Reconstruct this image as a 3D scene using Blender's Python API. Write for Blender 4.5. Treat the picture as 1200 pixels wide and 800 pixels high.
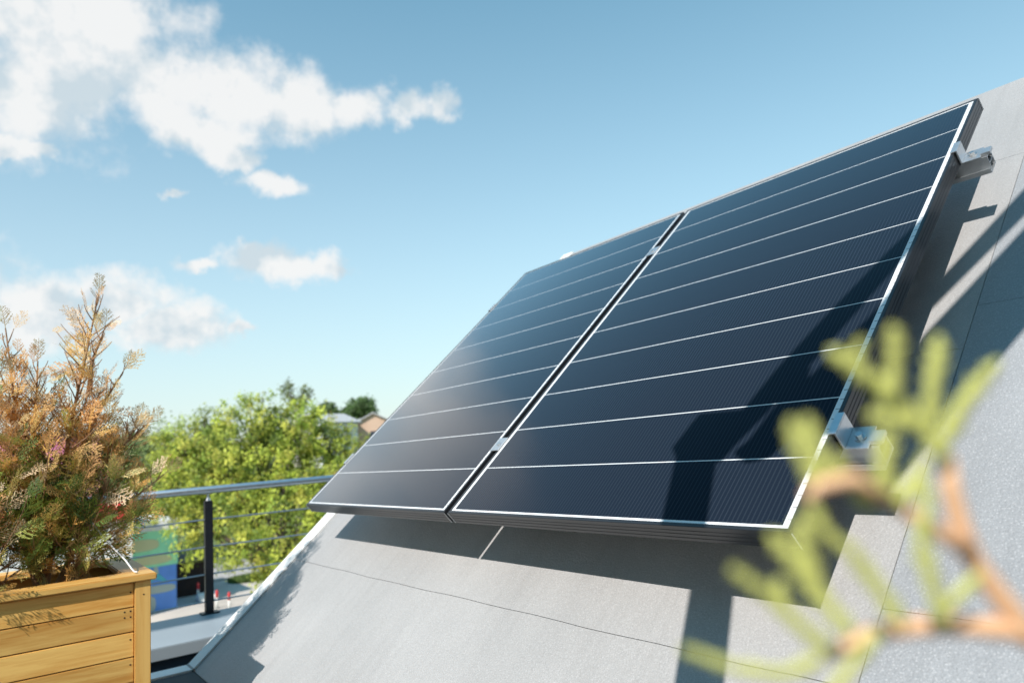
import bpy, bmesh, math, random
import numpy as np
from mathutils import Vector, Matrix, Euler

R = math.radians
for o in list(bpy.data.objects): bpy.data.objects.remove(o, do_unlink=True)
scene = bpy.context.scene
col = scene.collection

# ------------------------------------------------------------------ camera
cam_d = bpy.data.cameras.new('camera'); cam = bpy.data.objects.new('camera', cam_d); col.objects.link(cam)
CAM = Vector((1.6357, -0.9991, 0.1644))
rt = Vector((0.5989, 0.7974, -0.0744)); dn = Vector((-0.1608, 0.0287, -0.9866)); fw = Vector((-0.7845, 0.6028, 0.1455))
m = Matrix((( rt.x, -dn.x, -fw.x, CAM.x), (rt.y, -dn.y, -fw.y, CAM.y), (rt.z, -dn.z, -fw.z, CAM.z), (0, 0, 0, 1)))
cam.matrix_world = m
cam_d.sensor_width = 36; cam_d.lens = 821.6 * 36 / 1200
cam_d.clip_start = 0.02; cam_d.clip_end = 2000
cam_d.dof.use_dof = True; cam_d.dof.focus_distance = 1.5; cam_d.dof.aperture_fstop = 3.7
scene.camera = cam

# ------------------------------------------------------------------ world: daylight sky with clouds
SUN_EL, SUN_AZ = R(43.75), R(155.9)
S = Vector((math.cos(SUN_EL) * math.sin(SUN_AZ), math.cos(SUN_EL) * math.cos(SUN_AZ), math.sin(SUN_EL)))
SKY_STRENGTH, CLOUD_STRENGTH, SUN_STRENGTH = 0.15, .88, 5.0
world = bpy.data.worlds.new('World'); scene.world = world; world.use_nodes = True
nt = world.node_tree; nt.nodes.clear()
N = nt.nodes.new; LK = nt.links.new
sky = N('ShaderNodeTexSky'); sky.sky_type = 'NISHITA'; sky.sun_disc = False
sky.sun_elevation = SUN_EL; sky.sun_rotation = SUN_AZ; sky.air_density = 1.0; sky.dust_density = 0.15; sky.ozone_density = 1.0
tint = N('ShaderNodeMix'); tint.data_type = 'RGBA'; tint.blend_type = 'MULTIPLY'; tint.inputs[0].default_value = 1
LK(sky.outputs[0], tint.inputs[6]); tint.inputs[7].default_value = (.74, 1.42, 1.24, 1)
# pale air low over the horizon
sxyz = N('ShaderNodeSeparateXYZ'); tc0 = N('ShaderNodeTexCoord'); LK(tc0.outputs['Generated'], sxyz.inputs[0])
def m0(op, a, b):
    n = N('ShaderNodeMath'); n.operation = op
    for i, v in enumerate((a, b)):
        if hasattr(v, 'links'): LK(v, n.inputs[i])
        else: n.inputs[i].default_value = v
    return n.outputs[0]
lowf = m0('MULTIPLY', m0('POWER', m0('SUBTRACT', 1.0, m0('MAXIMUM', sxyz.outputs[2], 0.0)), 2.4), .92)
pale = N('ShaderNodeMix'); pale.data_type = 'RGBA'; LK(lowf, pale.inputs[0]); LK(tint.outputs[2], pale.inputs[6]); pale.inputs[7].default_value = (4.9, 4.5, 4.65, 1)
bg1 = N('ShaderNodeBackground'); LK(pale.outputs[2], bg1.inputs[0]); bg1.inputs[1].default_value = SKY_STRENGTH
CL = [[[0.5835, 7.4828, -0.0], [5.3758, -0.4192, 9.1719], [-0.859, 0.067, 0.507]], [[0.419, 9.6716, -0.0], [6.4347, -0.2788, 13.5163], [-0.902, 0.039, 0.43]], [[1.5025, 8.6531, -0.0], [7.1589, -1.2431, 13.7701], [-0.871, 0.151, 0.467]], [[2.914, 10.5793, -0.0], [8.9653, -2.4694, 17.4545], [-0.851, 0.234, 0.47]], [[4.1791, 11.0682, -0.0], [9.1954, -3.472, 18.8134], [-0.829, 0.313, 0.463]], [[8.3389, 16.8891, -0.0], [11.7862, -5.8193, 25.1271], [-0.795, 0.392, 0.464]], [[14.7293, 25.4495, -0.0], [15.0025, -8.683, 34.1893], [-0.772, 0.447, 0.452]], [[20.5681, 31.8811, -0.0], [14.3519, -9.2591, 34.0497], [-0.751, 0.485, 0.448]], [[7.3594, 26.2891, -0.0], [18.1332, -5.0762, 43.1838], [-0.883, 0.247, 0.4]], [[8.0074, 23.305, -0.0], [22.813, -7.8383, 60.3727], [-0.878, 0.302, 0.371]], [[0.5946, 25.4566, -0.0], [32.602, -0.7616, 81.898], [-0.929, 0.022, 0.37]], [[-0.791, 10.0588, 0.0], [4.6154, 0.363, 9.6898], [-0.9, -0.071, 0.431]], [[1.7854, 16.5271, -0.0], [9.0013, -0.9724, 18.7228], [-0.895, 0.097, 0.435]], [[4.001, 16.4753, -0.0], [13.218, -3.21, 29.2413], [-0.881, 0.214, 0.422]], [[10.791, 34.4177, -0.0], [16.0549, -5.0337, 56.8083], [-0.915, 0.287, 0.284]], [[9.0341, 46.3872, -0.0], [53.8542, -10.4883, 148.4955], [-0.921, 0.179, 0.347]], [[6.5, 20.1247, -0.0], [9.8658, -3.1865, 36.9642], [-0.916, 0.296, 0.27]], [[5.0537, 13.6847, -0.0], [10.8851, -4.0198, 44.2116], [-0.907, 0.335, 0.254]], [[7.6923, 31.9351, -0.0], [25.3195, -6.0988, 97.2982], [-0.939, 0.226, 0.259]], [[15.5981, 36.9025, -0.0], [21.85, -9.2357, 92.2229], [-0.892, 0.377, 0.249]], [[0.5567, 8.3919, -0.0], [4.3819, -0.2907, 23.0131], [-0.98, 0.065, 0.187]], [[2.1913, 15.2044, -0.0], [6.6969, -0.9652, 30.6582], [-0.967, 0.139, 0.216]], [[2.6008, 12.7065, -0.0], [6.7236, -1.3762, 37.3724], [-0.964, 0.197, 0.181]], [[11.9897, 41.206, -0.0], [19.1943, -5.5849, 108.3111], [-0.944, 0.275, 0.181]], [[0.8805, 9.445, -0.0], [11.3398, -1.0571, 68.1362], [-0.982, 0.092, 0.165]], [[-0.4843, 15.0812, 0.0], [3.9703, 0.1275, 17.1997], [-0.974, -0.031, 0.225]], [[0.289, 9.6998, -0.0], [7.7555, -0.2311, 11.1972], [-0.822, 0.024, 0.57]]]
tc = N('ShaderNodeTexCoord')
def vm(op, a, b=None):
    n = N('ShaderNodeVectorMath'); n.operation = op
    for i, v in enumerate((a, b)):
        if v is None: continue
        if hasattr(v, 'links'): LK(v, n.inputs[i])
        else: n.inputs[i].default_value = v
    return n
def mt(op, a, b=None, c=None, clamp=False):
    n = N('ShaderNodeMath'); n.operation = op; n.use_clamp = clamp
    for i, v in enumerate((a, b, c)):
        if v is None: continue
        if hasattr(v, 'links'): LK(v, n.inputs[i])
        else: n.inputs[i].default_value = v
    return n.outputs[0]
dirn = tc.outputs['Generated']
def noise(vec, scale, detail, rough=.55):
    n = N('ShaderNodeTexNoise'); LK(vec, n.inputs['Vector']); n.inputs['Scale'].default_value = scale
    n.inputs['Detail'].default_value = detail; n.inputs['Roughness'].default_value = rough; return n
w1 = noise(dirn, 7.0, 6, .6)
off = vm('SUBTRACT', w1.outputs['Color'], (.5, .5, .5))
off2 = vm('MULTIPLY', off.outputs[0], (.11, .11, .085))
wf = noise(dirn, 30.0, 5, .65)
off3 = vm('MULTIPLY', vm('SUBTRACT', wf.outputs['Color'], (.5, .5, .5)).outputs[0], (.035, .035, .03))
wd = vm('ADD', vm('ADD', dirn, off2.outputs[0]).outputs[0], off3.outputs[0]).outputs[0]
acc = None
for e1, e2, c in CL:
    a = vm('DOT_PRODUCT', wd, e1).outputs['Value']; b = vm('DOT_PRODUCT', wd, e2).outputs['Value']
    cx = N('ShaderNodeCombineXYZ'); LK(a, cx.inputs[0]); LK(b, cx.inputs[1])
    g = mt('SUBTRACT', 1.0, vm('LENGTH', cx.outputs[0]).outputs['Value'])
    acc = g if acc is None else mt('SMOOTH_MAX', acc, g, .12)
w2 = noise(dirn, 16.0, 9, .62); w3 = noise(dirn, 5.0, 5, .5)
dens = mt('ADD', acc, mt('MULTIPLY', mt('SUBTRACT', w2.outputs['Fac'], .51), 1.7))
dens = mt('ADD', dens, 0.16)
mr = N('ShaderNodeMapRange'); mr.interpolation_type = 'SMOOTHSTEP'; LK(dens, mr.inputs['Value'])
mr.inputs['From Min'].default_value = -0.16; mr.inputs['From Max'].default_value = 0.70
cfac = mr.outputs[0]
up_ = vm('ADD', dirn, (.012, -.02, .030)).outputs[0]
w4 = noise(up_, 16.0, 5, .55); w5 = noise(dirn, 16.0, 5, .55)
lit = mt('MULTIPLY', mt('SUBTRACT', w5.outputs['Fac'], w4.outputs['Fac']), 1.1)
ccol = N('ShaderNodeValToRGB'); LK(mt('ADD', mt('ADD', mt('MULTIPLY', w3.outputs['Fac'], .6), mt('MULTIPLY', w1.outputs['Fac'], .5)), lit), ccol.inputs[0])
ccol.color_ramp.elements[0].position = .38; ccol.color_ramp.elements[0].color = (.66, .76, .82, 1)
ccol.color_ramp.elements[1].position = .62; ccol.color_ramp.elements[1].color = (.98, .98, .97, 1)
bg2 = N('ShaderNodeBackground'); LK(ccol.outputs[0], bg2.inputs[0]); bg2.inputs[1].default_value = CLOUD_STRENGTH
mix = N('ShaderNodeMixShader'); LK(mt('MULTIPLY', cfac, .93), mix.inputs[0]); LK(bg1.outputs[0], mix.inputs[1]); LK(bg2.outputs[0], mix.inputs[2])
out = N('ShaderNodeOutputWorld'); LK(mix.outputs[0], out.inputs[0])

sun_d = bpy.data.lights.new('sun', 'SUN'); sun_d.energy = SUN_STRENGTH; sun_d.angle = R(0.42); sun_d.color = (1.0, .95, .89)
sun = bpy.data.objects.new('sun', sun_d); col.objects.link(sun); sun.rotation_euler = S.to_track_quat('Z', 'Y').to_euler(); sun.location = (3, -6, 9)
vs = scene.view_settings; vs.view_transform = 'Standard'; vs.look = 'None'; vs.gamma = 1; vs.use_curve_mapping = False; vs.exposure = 0.12

# ------------------------------------------------------------------ materials
def mat(name, color=(.5, .5, .5), rough=.6, metal=0, spec=.5, noise_amt=0, noise_scale=8, bump=0, bump_scale=60, stretch=(1, 1, 1), attr=None, coat=0, trans=0, rough_noise=0):
    M = bpy.data.materials.new(name); M.use_nodes = True; t = M.node_tree; b = t.nodes['Principled BSDF']
    b.inputs['Base Color'].default_value = (*color, 1); b.inputs['Roughness'].default_value = rough
    b.inputs['Metallic'].default_value = metal; b.inputs['Specular IOR Level'].default_value = spec
    b.inputs['Coat Weight'].default_value = coat
    n = t.nodes.new; L = t.links.new
    tcn = n('ShaderNodeTexCoord'); mp = n('ShaderNodeMapping'); L(tcn.outputs['Object'], mp.inputs[0]); mp.inputs['Scale'].default_value = stretch
    src = None
    if attr:
        at = n('ShaderNodeAttribute'); at.attribute_name = attr; src = at.outputs['Color']; L(src, b.inputs['Base Color'])
    if noise_amt:
        nz = n('ShaderNodeTexNoise'); L(mp.outputs[0], nz.inputs['Vector']); nz.inputs['Scale'].default_value = noise_scale; nz.inputs['Detail'].default_value = 7
        nz.inputs['Roughness'].default_value = .6
        r = n('ShaderNodeMapRange'); L(nz.outputs['Fac'], r.inputs['Value']); r.inputs['From Min'].default_value = .25; r.inputs['From Max'].default_value = .75
        r.inputs['To Min'].default_value = 1 - noise_amt; r.inputs['To Max'].default_value = 1 + noise_amt
        mx = n('ShaderNodeMix'); mx.data_type = 'RGBA'; mx.blend_type = 'MULTIPLY'; mx.inputs[0].default_value = 1
        if src: L(src, mx.inputs[6])
        else: mx.inputs[6].default_value = (*color, 1)
        cb = n('ShaderNodeCombineColor'); [L(r.outputs[0], cb.inputs[i]) for i in range(3)]
        L(cb.outputs[0], mx.inputs[7]); L(mx.outputs[2], b.inputs['Base Color'])
        if rough_noise:
            r2 = n('ShaderNodeMapRange'); L(nz.outputs['Fac'], r2.inputs['Value']); r2.inputs['To Min'].default_value = max(.02, rough - rough_noise); r2.inputs['To Max'].default_value = rough + rough_noise
            L(r2.outputs[0], b.inputs['Roughness'])
    if bump:
        nb = n('ShaderNodeTexNoise'); L(mp.outputs[0], nb.inputs['Vector']); nb.inputs['Scale'].default_value = bump_scale; nb.inputs['Detail'].default_value = 5
        bp = n('ShaderNodeBump'); L(nb.outputs['Fac'], bp.inputs['Height']); bp.inputs['Strength'].default_value = bump; bp.inputs['Distance'].default_value = .01
        L(bp.outputs[0], b.inputs['Normal'])
    if trans:
        tr = n('ShaderNodeBsdfTranslucent'); ms = n('ShaderNodeMixShader'); ms.inputs[0].default_value = trans
        cs = b.inputs['Base Color'].links[0].from_socket if b.inputs['Base Color'].links else None
        if cs: L(cs, tr.inputs[0])
        else: tr.inputs[0].default_value = (*color, 1)
        L(b.outputs[0], ms.inputs[1]); L(tr.outputs[0], ms.inputs[2]); L(ms.outputs[0], t.nodes['Material Output'].inputs[0])
    return M

def membrane_mat(name, color, glint=.12):
    M = bpy.data.materials.new(name); M.use_nodes = True; t = M.node_tree; b = t.nodes['Principled BSDF']; n = t.nodes.new; L = t.links.new
    tcn = n('ShaderNodeTexCoord'); P = tcn.outputs['Object']
    def nz(sc, de, ro=.55):
        x = n('ShaderNodeTexNoise'); L(P, x.inputs['Vector']); x.inputs['Scale'].default_value = sc; x.inputs['Detail'].default_value = de; x.inputs['Roughness'].default_value = ro; return x
    a = nz(2.2, 6); c = nz(420, 3, .7)
    r1 = n('ShaderNodeMapRange'); L(a.outputs['Fac'], r1.inputs['Value']); r1.inputs['From Min'].default_value = .3; r1.inputs['From Max'].default_value = .7; r1.inputs['To Min'].default_value = .90; r1.inputs['To Max'].default_value = 1.08
    r2 = n('ShaderNodeMapRange'); L(c.outputs['Fac'], r2.inputs['Value']); r2.inputs['From Min'].default_value = .3; r2.inputs['From Max'].default_value = .7; r2.inputs['To Min'].default_value = .80; r2.inputs['To Max'].default_value = 1.16
    mu0 = n('ShaderNodeMath'); mu0.operation = 'MULTIPLY'; L(r1.outputs[0], mu0.inputs[0]); L(r2.outputs[0], mu0.inputs[1])
    # dried run-off streaks down the slope
    sp = n('ShaderNodeMapping'); L(P, sp.inputs[0]); sp.inputs['Scale'].default_value = (16, 1.1, 1.1); sn = n('ShaderNodeTexNoise'); L(sp.outputs[0], sn.inputs['Vector']); sn.inputs['Scale'].default_value = 1.6; sn.inputs['Detail'].default_value = 7
    r3 = n('ShaderNodeMapRange'); L(sn.outputs['Fac'], r3.inputs['Value']); r3.inputs['From Min'].default_value = .50; r3.inputs['From Max'].default_value = .72; r3.inputs['To Min'].default_value = 1.0; r3.inputs['To Max'].default_value = .93
    mu = n('ShaderNodeMath'); mu.operation = 'MULTIPLY'; L(mu0.outputs[0], mu.inputs[0]); L(r3.outputs[0], mu.inputs[1])
    mx = n('ShaderNodeVectorMath'); mx.operation = 'SCALE'; mx.inputs[0].default_value = color; L(mu.outputs[0], mx.inputs['Scale']); 
    gv = n('ShaderNodeTexVoronoi'); L(P, gv.inputs['Vector']); gv.inputs['Scale'].default_value = 175  # sun sparkle on the bumps, put into the colour as pale dots
    gm = n('ShaderNodeMapRange'); L(gv.outputs['Distance'], gm.inputs['Value']); gm.inputs['From Min'].default_value = .20; gm.inputs['From Max'].default_value = .34; gm.inputs['To Min'].default_value = glint; gm.inputs['To Max'].default_value = 0
    gx = n('ShaderNodeMix'); gx.data_type = 'RGBA'; L(gm.outputs[0], gx.inputs[0]); L(mx.outputs[0], gx.inputs[6]); gx.inputs[7].default_value = (.86, .86, .88, 1); L(gx.outputs[2], b.inputs['Base Color'])
    v = n('ShaderNodeTexVoronoi'); L(P, v.inputs['Vector']); v.inputs['Scale'].default_value = 190; v.feature = 'SMOOTH_F1'; v.inputs['Smoothness'].default_value = .5
    h = n('ShaderNodeMath'); h.operation = 'ADD'; L(v.outputs['Distance'], h.inputs[0])
    hm = n('ShaderNodeMath'); hm.operation = 'MULTIPLY'; L(c.outputs['Fac'], hm.inputs[0]); hm.inputs[1].default_value = .8; L(hm.outputs[0], h.inputs[1])
    bp = n('ShaderNodeBump'); L(h.outputs[0], bp.inputs['Height']); bp.inputs['Strength'].default_value = .55; bp.inputs['Distance'].default_value = .0016
    lw = nz(5, 3); bp2 = n('ShaderNodeBump'); L(lw.outputs['Fac'], bp2.inputs['Height']); bp2.inputs['Strength'].default_value = .25; bp2.inputs['Distance'].default_value = .02
    L(bp.outputs[0], bp2.inputs['Normal']); L(bp2.outputs[0], b.inputs['Normal'])
    b.inputs['Roughness'].default_value = .42; b.inputs['Specular IOR Level'].default_value = .45
    return M

def wood_mat(name, c1, c2, axis='Y', rough=.5):
    M = bpy.data.materials.new(name); M.use_nodes = True; t = M.node_tree; b = t.nodes['Principled BSDF']; n = t.nodes.new; L = t.links.new
    tcn = n('ShaderNodeTexCoord'); oi = n('ShaderNodeObjectInfo')
    ad = n('ShaderNodeVectorMath'); ad.operation = 'ADD'; L(tcn.outputs['Object'], ad.inputs[0])
    sc = n('ShaderNodeVectorMath'); sc.operation = 'SCALE'; sc.inputs[0].default_value = (7, 11, 13); L(oi.outputs['Random'], sc.inputs['Scale']); L(sc.outputs[0], ad.inputs[1])
    mp = n('ShaderNodeMapping'); L(ad.outputs[0], mp.inputs[0])
    mp.inputs['Scale'].default_value = {'Y': (1, .07, 1), 'X': (.07, 1, 1), 'Z': (1, 1, .07)}[axis]
    g = n('ShaderNodeTexNoise'); L(mp.outputs[0], g.inputs['Vector']); g.inputs['Scale'].default_value = 75; g.inputs['Detail'].default_value = 6; g.inputs['Roughness'].default_value = .65; g.inputs['Distortion'].default_value = .6
    w = n('ShaderNodeTexNoise'); L(mp.outputs[0], w.inputs['Vector']); w.inputs['Scale'].default_value = 16; w.inputs['Detail'].default_value = 3; w.inputs['Distortion'].default_value = 1.5
    mm = n('ShaderNodeMath'); mm.operation = 'ADD'; L(g.outputs['Fac'], mm.inputs[0]); L(w.outputs['Fac'], mm.inputs[1])
    cr = n('ShaderNodeValToRGB'); hv = n('ShaderNodeMath'); hv.operation = 'MULTIPLY'; hv.inputs[1].default_value = .5; L(mm.outputs[0], hv.inputs[0]); L(hv.outputs[0], cr.inputs[0])
    cr.color_ramp.elements[0].position = .36; cr.color_ramp.elements[0].color = (*c1, 1); cr.color_ramp.elements[1].position = .60; cr.color_ramp.elements[1].color = (*c2, 1)
    # knots
    kp = n('ShaderNodeMapping'); L(ad.outputs[0], kp.inputs[0]); kp.inputs['Scale'].default_value = {'Y': (1, .6, 1), 'X': (.6, 1, 1), 'Z': (1, 1, .6)}[axis]
    vo = n('ShaderNodeTexVoronoi'); L(kp.outputs[0], vo.inputs['Vector']); vo.inputs['Scale'].default_value = 9
    kr = n('ShaderNodeMapRange'); L(vo.outputs['Distance'], kr.inputs['Value']); kr.inputs['From Min'].default_value = .02; kr.inputs['From Max'].default_value = .10; kr.inputs['To Min'].default_value = .35; kr.inputs['To Max'].default_value = 1
    vv = n('ShaderNodeVectorMath'); vv.operation = 'SCALE'; L(cr.outputs[0], vv.inputs[0]); L(kr.outputs[0], vv.inputs['Scale']); 
    rv = n('ShaderNodeMapRange'); L(oi.outputs['Random'], rv.inputs['Value']); rv.inputs['To Min'].default_value = .78; rv.inputs['To Max'].default_value = 1.08
    v2 = n('ShaderNodeVectorMath'); v2.operation = 'SCALE'; L(vv.outputs[0], v2.inputs[0]); L(rv.outputs[0], v2.inputs['Scale']); L(v2.outputs[0], b.inputs['Base Color'])
    bp = n('ShaderNodeBump'); L(g.outputs['Fac'], bp.inputs['Height']); bp.inputs['Strength'].default_value = .3; bp.inputs['Distance'].default_value = .002; L(bp.outputs[0], b.inputs['Normal'])
    b.inputs['Roughness'].default_value = rough; b.inputs['Specular IOR Level'].default_value = .35
    return M

PW, PH, FT = 1.0, 1.535, .039      # solar panel width, length, frame thickness
def cell_mat():
    M = bpy.data.materials.new('solar_cells_under_glass'); M.use_nodes = True; t = M.node_tree; b = t.nodes['Principled BSDF']; n = t.nodes.new; L = t.links.new
    def ma(op, a, b_=None, c=None):
        x = n('ShaderNodeMath'); x.operation = op
        for i, v in enumerate((a, b_, c)):
            if v is None: continue
            if hasattr(v, 'links'): L(v, x.inputs[i])
            else: x.inputs[i].default_value = v
        return x.outputs[0]
    tcn = n('ShaderNodeTexCoord'); se = n('ShaderNodeSeparateXYZ'); L(tcn.outputs['Object'], se.inputs[0]); X, Y = se.outputs[0], se.outputs[1]
    my, mxx = .0130, .0195          # where the white border ends
    pitch = (PH - 2 * my) / 10
    fy = ma('MULTIPLY', ma('FRACT', ma('DIVIDE', ma('SUBTRACT', Y, my), pitch)), pitch)
    row = ma('LESS_THAN', ma('MINIMUM', fy, ma('SUBTRACT', pitch, fy)), .0012)
    bord = ma('MAXIMUM', ma('LESS_THAN', ma('MINIMUM', X, ma('SUBTRACT', PW, X)), mxx), ma('LESS_THAN', ma('MINIMUM', Y, ma('SUBTRACT', PH, Y)), my))
    # small dark ribbon marks on the white border
    tk = ma('LESS_THAN', ma('FRACT', ma('DIVIDE', Y, .0256)), .07)
    tkx = ma('MULTIPLY', tk, ma('GREATER_THAN', X, PW - .0165))
    white = ma('MULTIPLY', ma('MAXIMUM', row, bord), ma('SUBTRACT', 1, ma('MULTIPLY', tkx, .8)))
    fx = ma('FRACT', ma('DIVIDE', X, .0092))
    line = ma('LESS_THAN', fx, .26)
    nz = n('ShaderNodeTexNoise'); L(tcn.outputs['Object'], nz.inputs['Vector']); nz.inputs['Scale'].default_value = 3.5; nz.inputs['Detail'].default_value = 5
    cm = n('ShaderNodeMix'); cm.data_type = 'RGBA'; L(line, cm.inputs[0]); cm.inputs[6].default_value = (.012, .019, .032, 1); cm.inputs[7].default_value = (.024, .034, .050, 1)
    wm = n('ShaderNodeMix'); wm.data_type = 'RGBA'; L(white, wm.inputs[0]); L(cm.outputs[2], wm.inputs[6]); wm.inputs[7].default_value = (.80, .82, .84, 1)
    L(wm.outputs[2], b.inputs['Base Color'])
    rr = n('ShaderNodeMapRange'); L(nz.outputs['Fac'], rr.inputs['Value']); rr.inputs['To Min'].default_value = .07; rr.inputs['To Max'].default_value = .17; L(rr.outputs[0], b.inputs['Roughness'])
    b.inputs['Specular IOR Level'].default_value = 0; b.inputs['IOR'].default_value = 1.0
    # anti-reflective solar glass: almost no mirror head on, strong at grazing angles
    lw = n('ShaderNodeLayerWeight'); lw.inputs['Blend'].default_value = .5
    fr_ = ma('MINIMUM', ma('ADD', ma('MULTIPLY', ma('POWER', lw.outputs['Facing'], 8.0), 5.8), .004), 1.0)
    gl = n('ShaderNodeBsdfGlossy'); L(rr.outputs[0], gl.inputs['Roughness']); gl.inputs['Color'].default_value = (1, 1, 1, 1)
    ms = n('ShaderNodeMixShader'); L(fr_, ms.inputs[0]); L(b.outputs[0], ms.inputs[1]); L(gl.outputs[0], ms.inputs[2]); L(ms.outputs[0], t.nodes['Material Output'].inputs[0])
    # dust film scattering a little light
    n2 = n('ShaderNodeTexNoise'); L(tcn.outputs['Object'], n2.inputs['Vector']); n2.inputs['Scale'].default_value = 900; n2.inputs['Detail'].default_value = 2
    bp = n('ShaderNodeBump'); L(n2.outputs['Fac'], bp.inputs['Height']); bp.inputs['Strength'].default_value = .02; bp.inputs['Distance'].default_value = .0004; L(bp.outputs[0], b.inputs['Normal'])
    return M

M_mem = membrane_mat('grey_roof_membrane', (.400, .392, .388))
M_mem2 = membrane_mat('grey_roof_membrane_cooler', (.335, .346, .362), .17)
M_lap = mat('membrane_lap_dirt', (.17, .165, .16), .8)
M_flash = mat('white_painted_flashing', (.84, .84, .82), .45, noise_amt=.07, noise_scale=6, bump=.1, bump_scale=30)
M_capm = mat('pale_grey_coping_metal', (.32, .36, .39), .5, noise_amt=.06, noise_scale=3, bump=.05, bump_scale=12)
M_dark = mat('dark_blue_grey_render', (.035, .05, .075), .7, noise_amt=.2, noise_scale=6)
M_wall = mat('grey_wall_render', (.32, .32, .31), .8, noise_amt=.12, noise_scale=3)
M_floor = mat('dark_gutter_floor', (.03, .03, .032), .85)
M_frame = mat('black_anodised_frame', (.022, .024, .028), .30, spec=.6, noise_amt=.15, noise_scale=20)
M_alu = mat('mill_aluminium', (.72, .74, .76), .33, metal=.85, noise_amt=.08, noise_scale=60, bump=.06, bump_scale=200)
M_steel = mat('brushed_stainless_tube', (.78, .79, .80), .36, metal=1.0, noise_amt=.05, noise_scale=40)
M_cable = mat('stainless_cable', (.50, .53, .56), .4, metal=.9)
M_post = mat('black_powder_coated_post', (.012, .013, .017), .42)
M_cells = cell_mat()
M_wood = wood_mat('honey_stained_pine', (.66, .31, .065), (.90, .56, .17), 'Y')
M_woodz = wood_mat('honey_stained_pine_upright', (.76, .38, .085), (.90, .55, .17), 'Z')
M_woodx = wood_mat('honey_stained_pine_across', (.55, .28, .09), (.74, .42, .15), 'X')
M_soil = mat('bark_mulch', (.10, .055, .03), .95, noise_amt=.5, noise_scale=60, bump=.8, bump_scale=80)
M_thuja = mat('thuja_scales', (.1, .1, .05), .6, attr='col', trans=.30, noise_amt=.15, noise_scale=90)
M_bark = mat('thuja_bark', (.38, .22, .12), .85, noise_amt=.3, noise_scale=50, bump=.5, bump_scale=120)
M_leaf = mat('tree_leaves', (.1, .14, .03), .55, attr='col', trans=.25, spec=.3)
M_trunk = mat('tree_trunk_bark', (.13, .10, .075), .9, noise_amt=.3, noise_scale=6, bump=.5, bump_scale=20)
M_birch = mat('pale_peeling_bark', (.42, .36, .32), .8, noise_amt=.3, noise_scale=3)
M_cord = mat('white_cord', (.8, .8, .82), .6)

# ------------------------------------------------------------------ helpers
def tag(o, label=None, cat=None, group=None, kind=None):
    if label: o['label'] = label
    if cat: o['category'] = cat
    if group: o['group'] = group
    if kind: o['kind'] = kind
    return o
def empty(name, loc=(0, 0, 0), rot=(0, 0, 0), **kw):
    o = bpy.data.objects.new(name, None); o.empty_display_size = .1; col.objects.link(o); o.location = loc; o.rotation_euler = rot
    return tag(o, **kw)
TH = R(41); ct, st_ = math.cos(TH), math.sin(TH)
def pw(x, y, z): return (x, y * ct - z * st_, y * st_ + z * ct)     # slope coordinates -> world
class MB:
    def __init__(s): s.v = []; s.f = []
    def add(s, vs, fs): k = len(s.v); s.v += [tuple(v) for v in vs]; s.f += [tuple(i + k for i in f) for f in fs]; return s
    def box(s, a, b, T=None):
        (x0, y0, z0), (x1, y1, z1) = a, b
        vs = [(x0, y0, z0), (x1, y0, z0), (x1, y1, z0), (x0, y1, z0), (x0, y0, z1), (x1, y0, z1), (x1, y1, z1), (x0, y1, z1)]
        if T: vs = [T(*v) for v in vs]
        return s.add(vs, [(0, 3, 2, 1), (4, 5, 6, 7), (0, 1, 5, 4), (1, 2, 6, 5), (2, 3, 7, 6), (3, 0, 4, 7)])
    def prism(s, poly, d0, d1, T):          # poly in 2d, T(u, v, d) -> 3d
        n = len(poly); vs = [T(u, v, d0) for u, v in poly] + [T(u, v, d1) for u, v in poly]
        return s.add(vs, [tuple(range(n))[::-1], tuple(range(n, 2 * n))] + [(i, (i + 1) % n, n + (i + 1) % n, n + i) for i in range(n)])
    def tube(s, pts, rad, n=8, cap=True, flat=None):
        pts = [Vector(p) for p in pts]; rad = rad if hasattr(rad, '__len__') else [rad] * len(pts); rings = []
        up = None
        for i, p in enumerate(pts):
            d = (pts[min(i + 1, len(pts) - 1)] - pts[max(i - 1, 0)]).normalized()
            if up is None: up = Vector((0, 0, 1)) if abs(d.z) < .9 else Vector((1, 0, 0))
            a = d.cross(up).normalized(); b = a.cross(d).normalized(); up = b
            if flat is not None: b2 = Vector(flat).normalized(); a = d.cross(b2).normalized(); b = b2 * .45
            rings.append([p + (a * math.cos(2 * math.pi * k / n) + b * math.sin(2 * math.pi * k / n)) * rad[i] for k in range(n)])
        vs = [v for r_ in rings for v in r_]; fs = [(i * n + k, i * n + (k + 1) % n, (i + 1) * n + (k + 1) % n, (i + 1) * n + k) for i in range(len(pts) - 1) for k in range(n)]
        if cap: fs += [tuple(range(n))[::-1], tuple(range((len(pts) - 1) * n, len(pts) * n))]
        return s.add(vs, fs)
    def build(s, name, material, parent=None, bevel=0, smooth=False, world=False, **kw):
        me = bpy.data.meshes.new(name); me.from_pydata([tuple(v) for v in s.v], [], s.f); me.update()
        bm = bmesh.new(); bm.from_mesh(me); bmesh.ops.recalc_face_normals(bm, faces=bm.faces)
        if bevel: bmesh.ops.bevel(bm, geom=list(bm.edges), offset=bevel, segments=2, affect='EDGES', clamp_overlap=True)
        bm.to_mesh(me); bm.free()
        if smooth:
            for p_ in me.polygons: p_.use_smooth = True
        me.materials.append(material); o = bpy.data.objects.new(name, me); col.objects.link(o)
        if parent: o.parent = parent
        return tag(o, **kw)
def box_obj(name, a, b, material, parent=None, bevel=0, **kw): return MB().box(a, b).build(name, material, parent, bevel, **kw)

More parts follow.
